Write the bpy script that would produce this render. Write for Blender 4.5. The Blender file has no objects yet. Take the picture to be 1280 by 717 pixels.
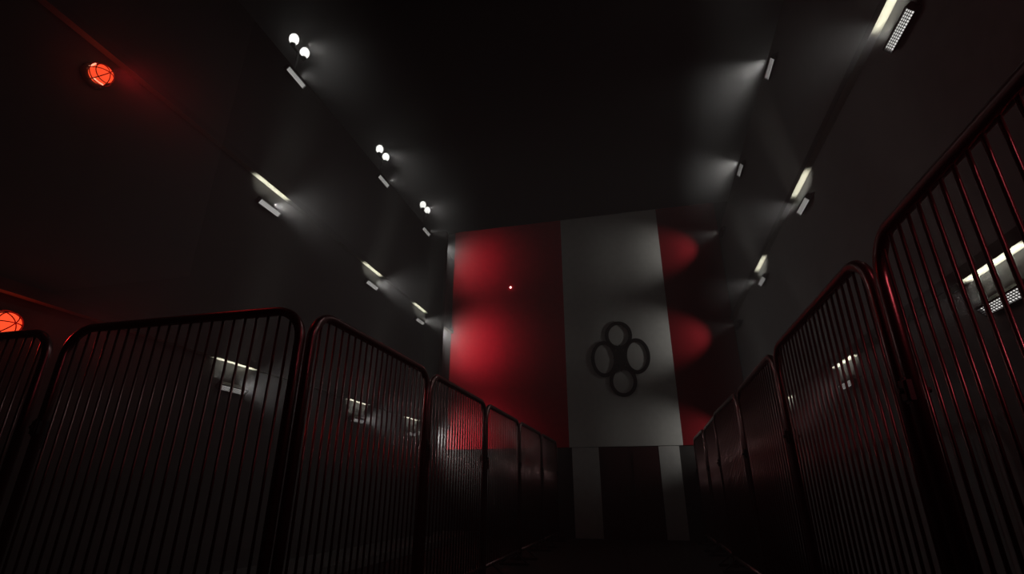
import bpy, bmesh, math, random
from mathutils import Vector, Matrix
PI = math.pi
random.seed(4)
SC = bpy.context.scene
COL = SC.collection

# ------------------------------------------------------------------ camera, world, exposure
cam = bpy.data.cameras.new('camera'); camo = bpy.data.objects.new('camera', cam); COL.objects.link(camo)
CH = 1.0                                   # camera height above the ground
camo.location = (0, 0, CH)
camo.rotation_euler = (math.radians(90 + 21.80), 0, math.radians(13.70))
cam.sensor_fit = 'HORIZONTAL'; cam.sensor_width = 36; cam.lens = 18.0; cam.clip_start = .02
SC.camera = camo
w = bpy.data.worlds.new('night'); SC.world = w; w.use_nodes = True
w.node_tree.nodes['Background'].inputs[0].default_value = (.6, .6, .7, 1)
w.node_tree.nodes['Background'].inputs[1].default_value = 0.0
_v = w.node_tree.nodes.new('ShaderNodeVolumePrincipled')      # thin night haze
w.node_tree.links.new(_v.outputs['Volume'], w.node_tree.nodes['World Output'].inputs['Volume'])
vs = SC.view_settings
vs.view_transform = 'Standard'; vs.look = 'None'; vs.gamma = 1; vs.use_curve_mapping = False
vs.exposure = 0.0
SC.cycles.volume_bounces = 0
SC.cycles.max_bounces = 4
SC.cycles.sample_clamp_indirect = 1.0
SC.cycles.sample_clamp_direct = 0
SC.cycles.use_denoising = True

# light levels
P_BEAM = 15.0        # outward beam of a wall lamp (rows two and three)
P_ROOF = 18.0        # roof floodlight
P_UP = 1.0           # upward light of a wall lamp onto the ledge
P_RED = 14.0        # red caged lamps, left wall
P_REDR = 18.0       # red caged lamps, right wall
P_END = 32.0         # beams of the lamps beside the end wall
HAZE = 0.012
BANK = 0.30           # denser mist hanging along the warm lamp rows
_v.inputs['Density'].default_value = HAZE; _v.inputs['Color'].default_value = (.93, .93, .93, 1); _v.inputs['Anisotropy'].default_value = 0.0

# plan of the alley (x across, y away from the camera)
XL, XR, YE = -5.0, 2.5, 13.2
ZT = CH + 6.45       # parapet of the side buildings
ZE = CH + 7.38       # top of the end wall

# ------------------------------------------------------------------ materials
def mat(name, col, rough=.6, metal=0., emit=None, es=0., bump=None, var=0., spec=.5):
    m = bpy.data.materials.new(name); m.use_nodes = True
    nt = m.node_tree; b = nt.nodes['Principled BSDF']
    b.inputs['Base Color'].default_value = (*col, 1)
    b.inputs['Roughness'].default_value = rough; b.inputs['Metallic'].default_value = metal
    b.inputs['Specular IOR Level'].default_value = spec
    if emit:
        b.inputs['Emission Color'].default_value = (*emit, 1); b.inputs['Emission Strength'].default_value = es
    if var or bump:
        tc = nt.nodes.new('ShaderNodeTexCoord')
        n = nt.nodes.new('ShaderNodeTexNoise'); n.inputs['Scale'].default_value = (bump or (2, 0))[0]
        n.inputs['Detail'].default_value = 6
        nt.links.new(tc.outputs['Object'], n.inputs['Vector'])
        if var:
            r = nt.nodes.new('ShaderNodeValToRGB')
            r.color_ramp.elements[0].color = (*[c * (1 - var) for c in col], 1)
            r.color_ramp.elements[1].color = (*[min(1, c * (1 + var)) for c in col], 1)
            r.color_ramp.elements[0].position = .3; r.color_ramp.elements[1].position = .7
            nt.links.new(n.outputs['Fac'], r.inputs['Fac']); nt.links.new(r.outputs['Color'], b.inputs['Base Color'])
        if bump and bump[1]:
            bp = nt.nodes.new('ShaderNodeBump'); bp.inputs['Strength'].default_value = bump[1]
            bp.inputs['Distance'].default_value = .02
            nt.links.new(n.outputs['Fac'], bp.inputs['Height']); nt.links.new(bp.outputs['Normal'], b.inputs['Normal'])
    return m
M = dict(
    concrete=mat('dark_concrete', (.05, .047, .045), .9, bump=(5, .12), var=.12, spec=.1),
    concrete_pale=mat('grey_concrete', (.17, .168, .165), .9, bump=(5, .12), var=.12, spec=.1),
    roofing=mat('roofing', (.03, .03, .03), .9, spec=.1),
    asphalt=mat('asphalt', (.028, .028, .028), .8, bump=(40, .3), var=.25, spec=.25),
    kerb=mat('kerb_stone', (.12, .12, .115), .85, bump=(12, .2), var=.15, spec=.2),
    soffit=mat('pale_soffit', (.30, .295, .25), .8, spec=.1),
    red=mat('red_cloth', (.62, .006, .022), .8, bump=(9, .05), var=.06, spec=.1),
    red_dimmed=mat('red_cloth_dimmed', (.24, .008, .014), .8, bump=(9, .05), var=.06, spec=.1),  # same red cloth, dim lighting of the right panel put into its colour
    white=mat('white_cloth', (.74, .73, .69), .8, bump=(9, .05), var=.04, spec=.1),
    pale=mat('pale_render', (.68, .67, .64), .85, bump=(6, .08), var=.06, spec=.1),
    black=mat('black_paint', (.012, .012, .012), .7),
    door=mat('dark_red_door', (.06, .012, .012), .6),
    fence=mat('fence_steel', (.24, .14, .14), .29, .9, bump=(60, .06)),
    clip=mat('clip_steel', (.05, .045, .045), .5, .5),
    rubber=mat('foot_rubber', (.02, .02, .02), .9),
    lampbody=mat('lamp_casing', (.05, .05, .05), .5, .4),
    grille=mat('lamp_grille', (.22, .22, .22), .45, .6),
    diff=mat('lamp_diffuser', (.7, .7, .7), .5, emit=(1, .97, .93), es=.9),
    globe=mat('white_globe', (.8, .8, .8), .4, emit=(1, 1, .94), es=2.4),
    redglass=mat('red_glass', (.5, .03, .01), .15, emit=(1, .075, .022), es=1.25),
    filament=mat('hot_filament', (.9, .3, .2), .3, emit=(1, .42, .25), es=1.6),
    cage=mat('red_cage', (.35, .03, .02), .35, .6),
    led=mat('white_led', (.8, .8, .8), .4, emit=(1, .9, .8), es=3.0),
)

# ------------------------------------------------------------------ mesh helpers
def box(bm, x0, x1, y0, y1, z0, z1, bev=0):
    r = bmesh.ops.create_cube(bm, size=1)
    for v in r['verts']:
        v.co = Vector(((x0 + x1) / 2 + v.co.x * (x1 - x0), (y0 + y1) / 2 + v.co.y * (y1 - y0), (z0 + z1) / 2 + v.co.z * (z1 - z0)))
    if bev:
        es = list({e for v in r['verts'] for e in v.link_edges})
        bmesh.ops.bevel(bm, geom=es, offset=bev, segments=2, affect='EDGES', clamp_overlap=True)
def tube(bm, pts, r, n=10, closed=False, cap=True):
    pts = [Vector(p) for p in pts]; rings = []; N = len(pts); ref = None
    for i, p in enumerate(pts):
        if closed: d = (pts[(i + 1) % N] - pts[i - 1])
        else: d = pts[min(i + 1, N - 1)] - pts[max(i - 1, 0)]
        d.normalize()
        if ref is None:
            ref = d.orthogonal().normalized()
        ref = (ref - d * ref.dot(d)).normalized(); s = d.cross(ref)
        rings.append([bm.verts.new(p + (ref * math.cos(2 * PI * k / n) + s * math.sin(2 * PI * k / n)) * r) for k in range(n)])
    for i in range(N if closed else N - 1):
        a, b = rings[i], rings[(i + 1) % N]
        for k in range(n): bm.faces.new((a[k], a[(k + 1) % n], b[(k + 1) % n], b[k]))
    if not closed and cap:
        bm.faces.new(rings[0][::-1]); bm.faces.new(rings[-1])
def lathe(bm, prof, n=24, mtx=Matrix()):
    rings = []
    for r, z in prof:
        if r < 1e-5: rings.append([bm.verts.new(mtx @ Vector((0, 0, z)))])
        else: rings.append([bm.verts.new(mtx @ Vector((r * math.cos(2 * PI * k / n), r * math.sin(2 * PI * k / n), z))) for k in range(n)])
    for a, b in zip(rings, rings[1:]):
        for k in range(n):
            k2 = (k + 1) % n
            if len(a) == 1 and len(b) > 1: bm.faces.new((a[0], b[k2], b[k]))
            elif len(b) == 1 and len(a) > 1: bm.faces.new((a[k], a[k2], b[0]))
            elif len(a) > 1: bm.faces.new((a[k], a[k2], b[k2], b[k]))
def obj(name, bm, m, parent=None, smooth=False):
    bmesh.ops.recalc_face_normals(bm, faces=bm.faces[:])
    me = bpy.data.meshes.new(name); bm.to_mesh(me); bm.free()
    for mm in (m if isinstance(m, (list, tuple)) else [m]): me.materials.append(mm)
    if smooth:
        for p in me.polygons: p.use_smooth = True
    o = bpy.data.objects.new(name, me); COL.objects.link(o)
    if parent: o.parent = parent
    return o
def bxo(name, m, dims, parent=None, bev=0):
    bm = bmesh.new(); box(bm, *dims, bev=bev); return obj(name, bm, m, parent)
def struct(name, bm, m):
    o = obj(name, bm, m); o['kind'] = 'structure'; return o
def thing(name, label, cat, loc, rz=0, group=None):
    o = bpy.data.objects.new(name, None); COL.objects.link(o); o.empty_display_size = .2
    o.location = loc; o.rotation_euler = (0, 0, rz); o['label'] = label; o['category'] = cat
    if group: o['group'] = group
    return o
def dup(root, loc, rz, label):
    def rec(o, par):
        c = o.copy(); COL.objects.link(c)
        if par: c.parent = par
        for ch in kids[o]: rec(ch, c)
        return c
    kids = {}
    def walk(o):
        kids[o] = list(o.children)
        for c in kids[o]: walk(c)
    walk(root)
    r = rec(root, None); r.location = loc; r.rotation_euler = (0, 0, rz); r['label'] = label
    return r

# ------------------------------------------------------------------ the setting
bm = bmesh.new(); box(bm, XL - 4, XR + 4, -5, YE + 1, -.3, 0); struct('floor', bm, M['asphalt'])
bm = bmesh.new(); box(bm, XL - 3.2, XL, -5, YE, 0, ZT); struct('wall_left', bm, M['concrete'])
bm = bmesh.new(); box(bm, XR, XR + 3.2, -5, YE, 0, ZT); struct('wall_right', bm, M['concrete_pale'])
bm = bmesh.new(); box(bm, XL - 3.2, XR + 3.2, YE, YE + .5, 0, ZE)
struct('wall_end', bm, M['concrete'])
n = 1
# thin ledges over the second and third lamp rows; dark face, pale underside
LEDGE = {-1: (CH + .845 * 4.915, CH + .309 * 4.915), 1: (CH + 1.647 * 2.415, CH + .604 * 2.415)}
for side in (-1, 1):
    X = XL if side < 0 else XR
    for z in LEDGE[side]:
        bm = bmesh.new(); xo = X - side * .085
        box(bm, min(X, xo), max(X, xo), -4.9, YE - .06, z, z + .10)
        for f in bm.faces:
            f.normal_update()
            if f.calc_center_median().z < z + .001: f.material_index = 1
        o = struct('trim_%d' % n, bm, [M['concrete'], M['soffit']]); n += 1
# kerb stones along the foot of the left wall
bm = bmesh.new(); box(bm, XL, -4.0, -4.9, YE - .02, 0, .12, .01); struct('trim_%d' % n, bm, M['kerb']); n += 1
# invented shallow pier, added to hide the left end lamps and their glow
bm = bmesh.new(); box(bm, XL, XL + .44, 11.34, 11.50, .12, ZT); struct('trim_%d' % n, bm, M['concrete']); n += 1
# pale portal around the door in the end wall
bm = bmesh.new()
box(bm, -1.69, -1.04, YE - .03, YE, 0, CH + 1.01); box(bm, .37, .84, YE - .03, YE, 0, CH + 1.01)
struct('trim_%d' % n, bm, M['pale']); n += 1
bm = bmesh.new()
box(bm, -1.035, -.34, YE - .025, YE, 0, CH + 1.0, .004); box(bm, -.33, .365, YE - .025, YE, 0, CH + 1.0, .004)
for a in (-.95, -.25):
    for z0 in (.2, 1.1): box(bm, a, a + .53, YE - .04, YE - .02, z0, z0 + .75, .006)
do = struct('door_1', bm, M['door'])
for s in (-.42, -.25):
    bm = bmesh.new(); tube(bm, [(s, YE - .03, .95), (s, YE - .08, .97), (s, YE - .08, 1.12), (s, YE - .03, 1.14)], .012, 8)
    obj('door_handle', bm, M['clip'], do, True)

# ------------------------------------------------------------------ banner on the end wall
bn = thing('wall_banner', 'tall red, white and red cloth banner with a dark four-ring emblem, covering the end wall', 'banner', (-.4, YE, CH + 1.0))
def panel(name, x0, x1, m):
    bm = bmesh.new(); nx, nz = 30, 30; H = ZE - .01 - (CH + 1.02)
    g = [[bm.verts.new((x0 + (x1 - x0) * i / nx + .4, -.055 - .006 * math.sin((x0 + (x1 - x0) * i / nx) * 5), .02 + H * j / nz)) for i in range(nx + 1)] for j in range(nz + 1)]
    for j in range(nz):
        for i in range(nx): bm.faces.new((g[j][i], g[j][i + 1], g[j + 1][i + 1], g[j + 1][i]))
    r = bmesh.ops.extrude_face_region(bm, geom=bm.faces[:])
    for v in r['geom']:
        if isinstance(v, bmesh.types.BMVert): v.co.y = -.01
    return obj(name, bm, m, bn)
p = panel('red_panel', XL + .02, -1.75, M['red'])
p = panel('white_panel', -1.75, .94, M['white']); p['label'] = 'white middle panel of the banner'
p = panel('red_panel', .94, XR - .02, M['red_dimmed']); p['label'] = 'red right-hand panel, its dim lighting put into the colour'
em_c = (.4 - .35, -.066, 3.18 - 1.0)
def ring(cx, cz, a, b, th=.09):
    bm = bmesh.new(); N = 56; vs = []
    for k in range(N):
        t = 2 * PI * k / N; c, s = math.cos(t), math.sin(t); row = []
        for (d, y) in ((0, 0), (0, -.02), (th, -.02), (th, 0)):
            row.append(bm.verts.new((cx + (a - d) * c, y, cz + (b - d) * s)))
        vs.append(row)
    for k in range(N):
        A, B = vs[k], vs[(k + 1) % N]
        for q in range(4): bm.faces.new((A[q], A[(q + 1) % 4], B[(q + 1) % 4], B[q]))
    return bm
bm = bmesh.new()                                     # dark heart where the rings cross
pts = [(0, .36), (.10, .17), (.17, 0), (.10, -.17), (0, -.36), (-.10, -.17), (-.17, 0), (-.10, .17)]
f = [bm.verts.new((x, 0, z)) for x, z in pts]; b2 = [bm.verts.new((x, -.018, z)) for x, z in pts]
bm.faces.new(f); bm.faces.new(b2)
for k in range(8): bm.faces.new((f[k], f[(k + 1) % 8], b2[(k + 1) % 8], b2[k]))
em = obj('emblem', bm, M['black'], bn); em.location = em_c; em['label'] = 'dark emblem of four crossing rings'
for (cx, cz, a, b) in ((0.0, .60, .345, .375), (0.03, -.60, .34, .39), (-.405, 0, .335, .47), (.415, .03, .33, .46)):
    obj('emblem_ring', ring(cx, cz, a, b), M['black'], em)
bm = bmesh.new(); lathe(bm, [(0, 0), (.028, 0), (.03, .015), (.022, .035), (0, .045)], 16, Matrix.Rotation(PI / 2, 4, 'X'))
o = obj('indicator_light', bm, M['led'], None, True); o.location = (-.247 * (YE - .07), YE - .062, CH + .411 * (YE - .07))
o['label'] = 'tiny white indicator light on the red left side of the banner'; o['category'] = 'light'

# ------------------------------------------------------------------ barred fence panels
FH = 2.12            # height of a panel
RT, RB = .031, .0082
FG = 'tall barred fence panels lining the alley'
def make_fence(width, label, loc, rz, nb, group=FG):
    t = thing('fence_panel', label, 'fence', loc, rz, group)
    W, R, z0 = width, .20, .10
    def fr(z0, R, W0, W1, ztop):
        P = []
        for cx, cz, a0 in ((W1 - R, ztop - R, 0), (W0 + R, ztop - R, 90), ):
            for k in range(11):
                a = math.radians(a0 + 9 * k); P.append((cx + R * math.cos(a), 0, cz + R * math.sin(a)))
        return [(W1, 0, z0)] + P + [(W0, 0, z0)]
    bm = bmesh.new(); tube(bm, fr(.03, R, 0, W, FH - RT), RT, 12); obj('frame', bm, M['fence'], t, True)
    bm = bmesh.new(); tube(bm, [(.0, 0, .16), (W, 0, .16)], RT * .8, 10); obj('bottom_rail', bm, M['fence'], t, True)
    for k in range(nb):
        x = W * (k + 1) / (nb + 1)
        zt = FH - RT * 1.6
        d = min(x, W - x)
        if d < R: zt -= R - math.sqrt(max(0, R * R - (R - d) ** 2))
        key = (round(zt, 4))
        if key not in BARS:
            bm = bmesh.new(); tube(bm, [(0, 0, .17), (0, 0, zt)], RB, 8)
            b = obj('bar', bm, M['fence'], t, True); BARS[key] = b.data
        else:
            b = bpy.data.objects.new('bar', BARS[key]); COL.objects.link(b); b.parent = t
        b.location = (x, 0, 0)
    for x in (.30, W - .30):
        bm = bmesh.new()
        box(bm, x - .045, x + .045, -.22, .22, 0, .035, .008)
        for s in (-1, 1): tube(bm, [(x, s * .19, .03), (x, s * .02, .165)], .012, 8)
        obj('foot', bm, M['rubber'], t)
    return t
BARS = {}
def add_clip(t, x, z=1.40):
    bm = bmesh.new(); box(bm, x - .03, x + .03, -.045, .045, z - .055, z + .055, .012)
    tube(bm, [(x, -.06, z), (x, .06, z)], .012, 8); tube(bm, [(x + .015, -.052, z - .02), (x + .015, -.052, z - .13)], .008, 6)
    obj('coupling_clip', bm, M['clip'], t)
PW = 1.90
ords = ['first', 'second', 'third', 'fourth', 'fifth', 'sixth']
XFR, XFL = 1.143, -1.982
first = None
ylist = [.62, 2.62, 4.62, 6.60, 8.58, 10.56]
lab = ['tall barred fence panel on the right, the nearest one, running out of the picture',
       'second tall barred fence panel from the camera on the right, hiding the lowest wall lamps',
       'third barred fence panel from the camera in the right-hand row',
       'fourth barred fence panel from the camera in the right-hand row',
       'fifth barred fence panel from the camera in the right-hand row',
       'last barred fence panel of the right-hand row, beside the end wall']
tw = [0, .3, -.3, 1.0, -.6, .2]
proto = make_fence(PW, lab[0], (XFR, ylist[0], 0), PI / 2, 21)
add_clip(proto, PW + .003)
for k in range(1, 6):
    dup(proto, (XFR, ylist[k], 0), PI / 2 + math.radians(tw[k]), lab[k])
lab = ['first barred fence panel of the left-hand row, nearest the corner where it turns',
       'second barred fence panel from the corner in the left-hand row',
       'third barred fence panel of the left-hand row, in front of the red banner glow',
       'fourth barred fence panel of the left-hand row, nearly black',
       'last barred fence panel of the left-hand row, lost in the dark by the end wall']
for k in range(5):
    dup(proto, (XFL, 2.75 + 1.965 * k, 0), PI / 2, lab[k])
t = dup(proto, (-2.03, 2.70, 0), PI, 'barred fence panel standing across the left side, a lit lamp showing through its bars')
t = make_fence(.86, 'narrow barred fence panel at the far left below the lower red lamp', (-4.96, 2.70, 0), 0, 9, None)

# ------------------------------------------------------------------ lamps
def spot(parent, loc, dirn, power, col=(1, .97, .93), size=math.radians(150), blend=.9, r=.04):
    l = bpy.data.lights.new('beam', 'SPOT'); l.energy = power; l.color = col; l.spot_size = size; l.spot_blend = blend
    l.shadow_soft_size = r
    o = bpy.data.objects.new('beam', l); COL.objects.link(o); o.parent = parent; o.location = loc
    o.rotation_euler = Vector(dirn).to_track_quat('-Z', 'Y').to_euler(); return o
# wall lamp; built facing +x, origin on the wall plane at the middle of the grille
def make_wall_lamp(label, loc, rz, group, up=True, beam=P_BEAM, aim=(1, 0, -.55), size=115, dark_face=False):
    t = thing('wall_lamp', label, 'lamp', loc, rz, group)
    L, H, D = .44, .075, .085
    bm = bmesh.new()
    box(bm, 0, .012, -L / 2, L / 2, -H / 2, H / 2); box(bm, .012, D, -L / 2, L / 2, -H / 2 - .006, -H / 2 + .002)
    box(bm, .012, D, -L / 2, L / 2, H / 2 - .002, H / 2 + .006)
    box(bm, .012, D, -L / 2 - .006, -L / 2, -H / 2 - .006, H / 2 + .006); box(bm, .012, D, L / 2, L / 2 + .006, -H / 2 - .006, H / 2 + .006)
    h = obj('housing', bm, M['lampbody'], t)
    bm = bmesh.new(); box(bm, .055, .065, -L / 2 + .004, L / 2 - .004, -H / 2 + .004, H / 2 - .004); dd = obj('diffuser', bm, M['diff'] if not dark_face else M['lampbody'], t)  # end lamps: shining diffuser coloured dark, no hood is built
    bm = bmesh.new()
    for k in range(4):
        z = -H / 2 + .006 + (H - .012) * (k + .5) / 4 + .007; box(bm, .07, D - .003, -L / 2, L / 2, z - .0025, z + .0025)
    for k in range(15):
        y = -L / 2 + L * (k + .5) / 15; box(bm, .066, .071, y - .003, y + .003, -H / 2, H / 2)
    gr = obj('grille', bm, M['grille'], t)
    for q in (h, dd, gr): q.rotation_euler = (0, .75, 0); q.location = (.028, 0, .012)
    bm = bmesh.new(); tube(bm, [(.03, L / 2 + .006, 0), (.03, L / 2 + .03, 0)], .022, 14); tube(bm, [(.03, L / 2 + .03, 0), (.03, L / 2 + .05, 0), (.0, L / 2 + .06, 0)], .008, 8)
    obj('cable_gland', bm, M['lampbody'], t, True)
    if up:
        l = bpy.data.lights.new('uplight', 'AREA'); l.shape = 'RECTANGLE'; l.size = .03; l.size_y = .66; l.energy = P_UP
        l.color = (1, .98, .86); l.spread = math.radians(42)
        o = bpy.data.objects.new('uplight', l); COL.objects.link(o); o.parent = t; o.location = (.052, 0, H / 2 + .03)
        o.rotation_euler = (PI, -.04, 0)
    if beam: spot(t, (D + .06, 0, -.01), aim, beam, size=math.radians(size), blend=1)
    return t
LY = [5.43, 8.50, 10.88, 11.9]
RY = [3.90, 6.86, 9.62, 12.4]
where = ['nearest', 'middle', 'farthest visible', 'beside the end wall']
def zl(r): return CH + r * 4.92
def zr(r): return CH + r * 2.42
END_AIM = {'left': (.36, 1, -.05), 'right': (1.0, -.60, -.03)}; END_SIZE = {'left': 104, 'right': 64}
SIDE_P = {'left': 2.3, 'right': 1.0}; ROW_P = {1: .25, 2: 1, 3: .55}
rows = {2: ('second row', .780, 1.512), 3: ('lowest row', .249, .504), 1: ('top row', 1.273, 2.52)}
for rw, (txt, a, b) in rows.items():
    for side, YS, r, f in (('left', LY, a, zl), ('right', RY, b, zr)):
        for k, y in enumerate(YS):
            thru = ', behind the fence' if rw == 3 else ''
            make_wall_lamp('slim louvred lamp, %s wall, %s, %s%s' % (side, txt, where[k], thru),
                           (XL if side == 'left' else XR, y, f(r)), 0 if side == 'left' else PI,
                           'louvred wall lamps of the alley', up=(rw != 1 and k < 3), beam=(P_END * (.95 if side == 'right' else (1.3 if rw == 1 else 2.3)) if k == 3 else P_BEAM * ROW_P[rw] * SIDE_P[side] * (.35 if rw == 3 and side == 'right' else 1)), aim=(END_AIM[side] if k == 3 else (1, 0, -.05) if rw == 3 else (1, 0, -.25)), size=(END_SIZE[side] if k == 3 else 60 if k == 2 else 78), dark_face=(k == 3))
# twin globe floodlights on the roofs, behind the parapets
def make_roof_lamp(label, loc, rz, power=P_ROOF, back=0):
    t = thing('roof_floodlight', label, 'lamp', loc, rz, 'twin globe floodlights on the roof edges')
    bm = bmesh.new(); box(bm, -.09, .09, -.09, .09, 0, .02, .004); obj('base_plate', bm, M['lampbody'], t)
    bm = bmesh.new(); tube(bm, [(0, 0, .02), (0, 0, 1.02)], .025, 10); obj('pole', bm, M['lampbody'], t, True)
    bm = bmesh.new(); tube(bm, [(0, -.17, 1.02), (0, .17, 1.02)], .02, 10); obj('crossbar', bm, M['lampbody'], t, True)
    for s in (-1, 1):
        bm = bmesh.new()
        lathe(bm, [(.0, 1.03), (.035, 1.035), (.05, 1.07), (.035, 1.085), (0, 1.085)], 18, Matrix.Translation((0, s * .16, 0)))
        c = obj('socket', bm, M['lampbody'], t, True)
        bm = bmesh.new()
        lathe(bm, [(.085 * math.sin(PI * q / 14), 1.185 - .11 * math.cos(PI * q / 14)) for q in range(15)], 24, Matrix.Translation((0, s * .16, 0)))
        obj('globe', bm, M['globe'], t, True)
    spot(t, (.16, 0, 1.19), (1, back, -.75), power, size=math.radians(66), blend=1)
    return t
for k, r in enumerate((1.09, 1.692, 2.172)):
    make_roof_lamp('twin white globe floodlight above the left wall, %s of three' % ['nearest', 'middle', 'farthest'][k], (XL - .5, r * 5.5, ZT), 0, back=(0, 0, -.6)[k])
for k, y in enumerate((4.8, 8.4, 11.75)):
    make_roof_lamp('twin globe floodlight on the right roof, %s, hidden behind the parapet' % ['nearest', 'middle', 'farthest'][k], (XR + .6, y, ZT), PI, power=P_ROOF * 5, back=(0, .1, .6)[k])
# beams of the lamps beside the end wall carry up to the top of the banner
# red caged bulkhead lamps
def make_red(label, loc, drop, rz=0, power=P_RED, ahead=.18, cone=75, group='red caged lamps on the left wall'):
    t = thing('caged_lamp', label, 'lamp', loc, rz, group)
    R90 = Matrix.Rotation(PI / 2, 4, 'Y')
    bm = bmesh.new(); lathe(bm, [(0, 0), (.125, 0), (.13, .015), (.12, .04), (.09, .05), (0, .05)], 28, R90); obj('base', bm, M['lampbody'], t, True)
    bm = bmesh.new(); lathe(bm, [(0, .05), (.085, .05), (.092, .08), (.088, .14), (.07, .175), (.035, .195), (0, .2)], 28, R90); g = obj('red_lens', bm, M['redglass'], t, True)
    bm = bmesh.new()
    for k in range(3):
        a = k * PI / 3; P = [(.05 + .165 * math.sin(PI * q / 16), .112 * math.cos(PI * q / 16) * math.cos(a), .112 * math.cos(PI * q / 16) * math.sin(a)) for q in range(17)]
        tube(bm, P, .0045, 6)
    for xx, rr in ((.10, .1125), (.155, .092)):
        tube(bm, [(xx, rr * math.cos(2 * PI * q / 28), rr * math.sin(2 * PI * q / 28)) for q in range(28)], .0045, 6, closed=True)
    obj('wire_guard', bm, M['cage'], t, True)
    bm = bmesh.new(); tube(bm, [(.10, -.05, -.088), (.10, .05, -.088)], .006, 6); tube(bm, [(.075, -.10, .02), (.075, -.06, .09)], .008, 6)
    obj('filament', bm, M['filament'], t, True)
    spot(t, (.27, 0, 0), (1, ahead, drop), power, (1, .03, .035) if not rz else (1, .2, .25), math.radians(cone), 1, .06)
    l = bpy.data.lights.new('glow', 'POINT'); l.energy = P_RED * .045 if not rz else .05; l.color = (1, .03, .02); l.shadow_soft_size = .05
    o = bpy.data.objects.new('glow', l); COL.objects.link(o); o.parent = t; o.location = (.27, 0, 0)
    return t
make_red('upper of the two glowing red caged lamps on the left wall', (XL, 2.86, CH + .785 * 4.9), -.5)
make_red('lower glowing red caged lamp at the left edge, just above the fence', (XL, 2.86, CH + .256 * 4.9), -.08)


# the same lamps on the right wall, beside the camera
make_red('red caged lamp high on the right wall beside the nearest fence panel', (XR, 1.0, CH + 3.8), -.7, PI, P_REDR, -.55, 100, 'red caged lamps on the right wall')
make_red('red caged lamp low on the right wall behind the nearest fence panel', (XR, 1.0, CH + 1.26), -.1, PI, P_REDR, -.55, 100, 'red caged lamps on the right wall')

# ------------------------------------------------------------------ mist banks along the two walls
for side, x0, xa, xb, ya, yb, za, words in (('left', XL - .1, XL - .9, XL + 1.6, 3.05, YE - .08, .13, 'thin mist hanging along the left wall, glowing around its white lamps'),
        ('left', XL - .1, XL - .9, XL + 1.6, 1.0, 3.05, 2.6, 'thin reddish mist around the red caged lamps on the left wall'),
        ('right', XR + .1, XR - 1.25, XR + .9, 2.5, YE - .08, .13, 'thin mist hanging along the right wall, glowing around its lamps')):
    bm = bmesh.new(); box(bm, xa, xb, ya, yb, za, CH + 9.2)
    m = bpy.data.materials.new('mist_' + side); m.use_nodes = True; nt = m.node_tree; N = nt.nodes; Lk = nt.links
    N.remove(N['Principled BSDF'])
    v = N.new('ShaderNodeVolumePrincipled'); v.inputs['Color'].default_value = (.93, .93, .93, 1)
    g = N.new('ShaderNodeNewGeometry'); sx = N.new('ShaderNodeSeparateXYZ'); Lk.new(g.outputs['Position'], sx.inputs[0])
    def mth(op, a, b=None, clamp=False):
        q = N.new('ShaderNodeMath'); q.operation = op; q.use_clamp = clamp
        for i, val in enumerate((a, b)):
            if val is None: continue
            if isinstance(val, (int, float)): q.inputs[i].default_value = val
            else: Lk.new(val, q.inputs[i])
        return q.outputs[0]
    d = mth('ABSOLUTE', mth('SUBTRACT', sx.outputs['X'], x0))
    f = mth('POWER', mth('SUBTRACT', 1.0, mth('DIVIDE', d, 1.4 if side == 'right' else 1.65), True), 1.6)
    top = mth('DIVIDE', mth('SUBTRACT', CH + 9.2, sx.outputs['Z']), 1.2, True)
    near = mth('DIVIDE', mth('SUBTRACT', sx.outputs['Y'], 1.0 if side == 'left' else 2.5), 1.8, True)
    if side == 'right': near = mth('MULTIPLY', near, mth('MAXIMUM', mth('DIVIDE', mth('SUBTRACT', 11.4, sx.outputs['Y']), 1.4, True), mth('DIVIDE', mth('SUBTRACT', sx.outputs['Z'], CH + 6.0), .6, True)))
    Lk.new(mth('MULTIPLY', mth('MULTIPLY', mth('MULTIPLY', f, top), near), BANK), v.inputs['Density'])
    Lk.new(v.outputs['Volume'], N['Material Output'].inputs['Volume'])
    o = obj('mist', bm, m); o['kind'] = 'stuff'; o['category'] = 'mist'
    o['label'] = words
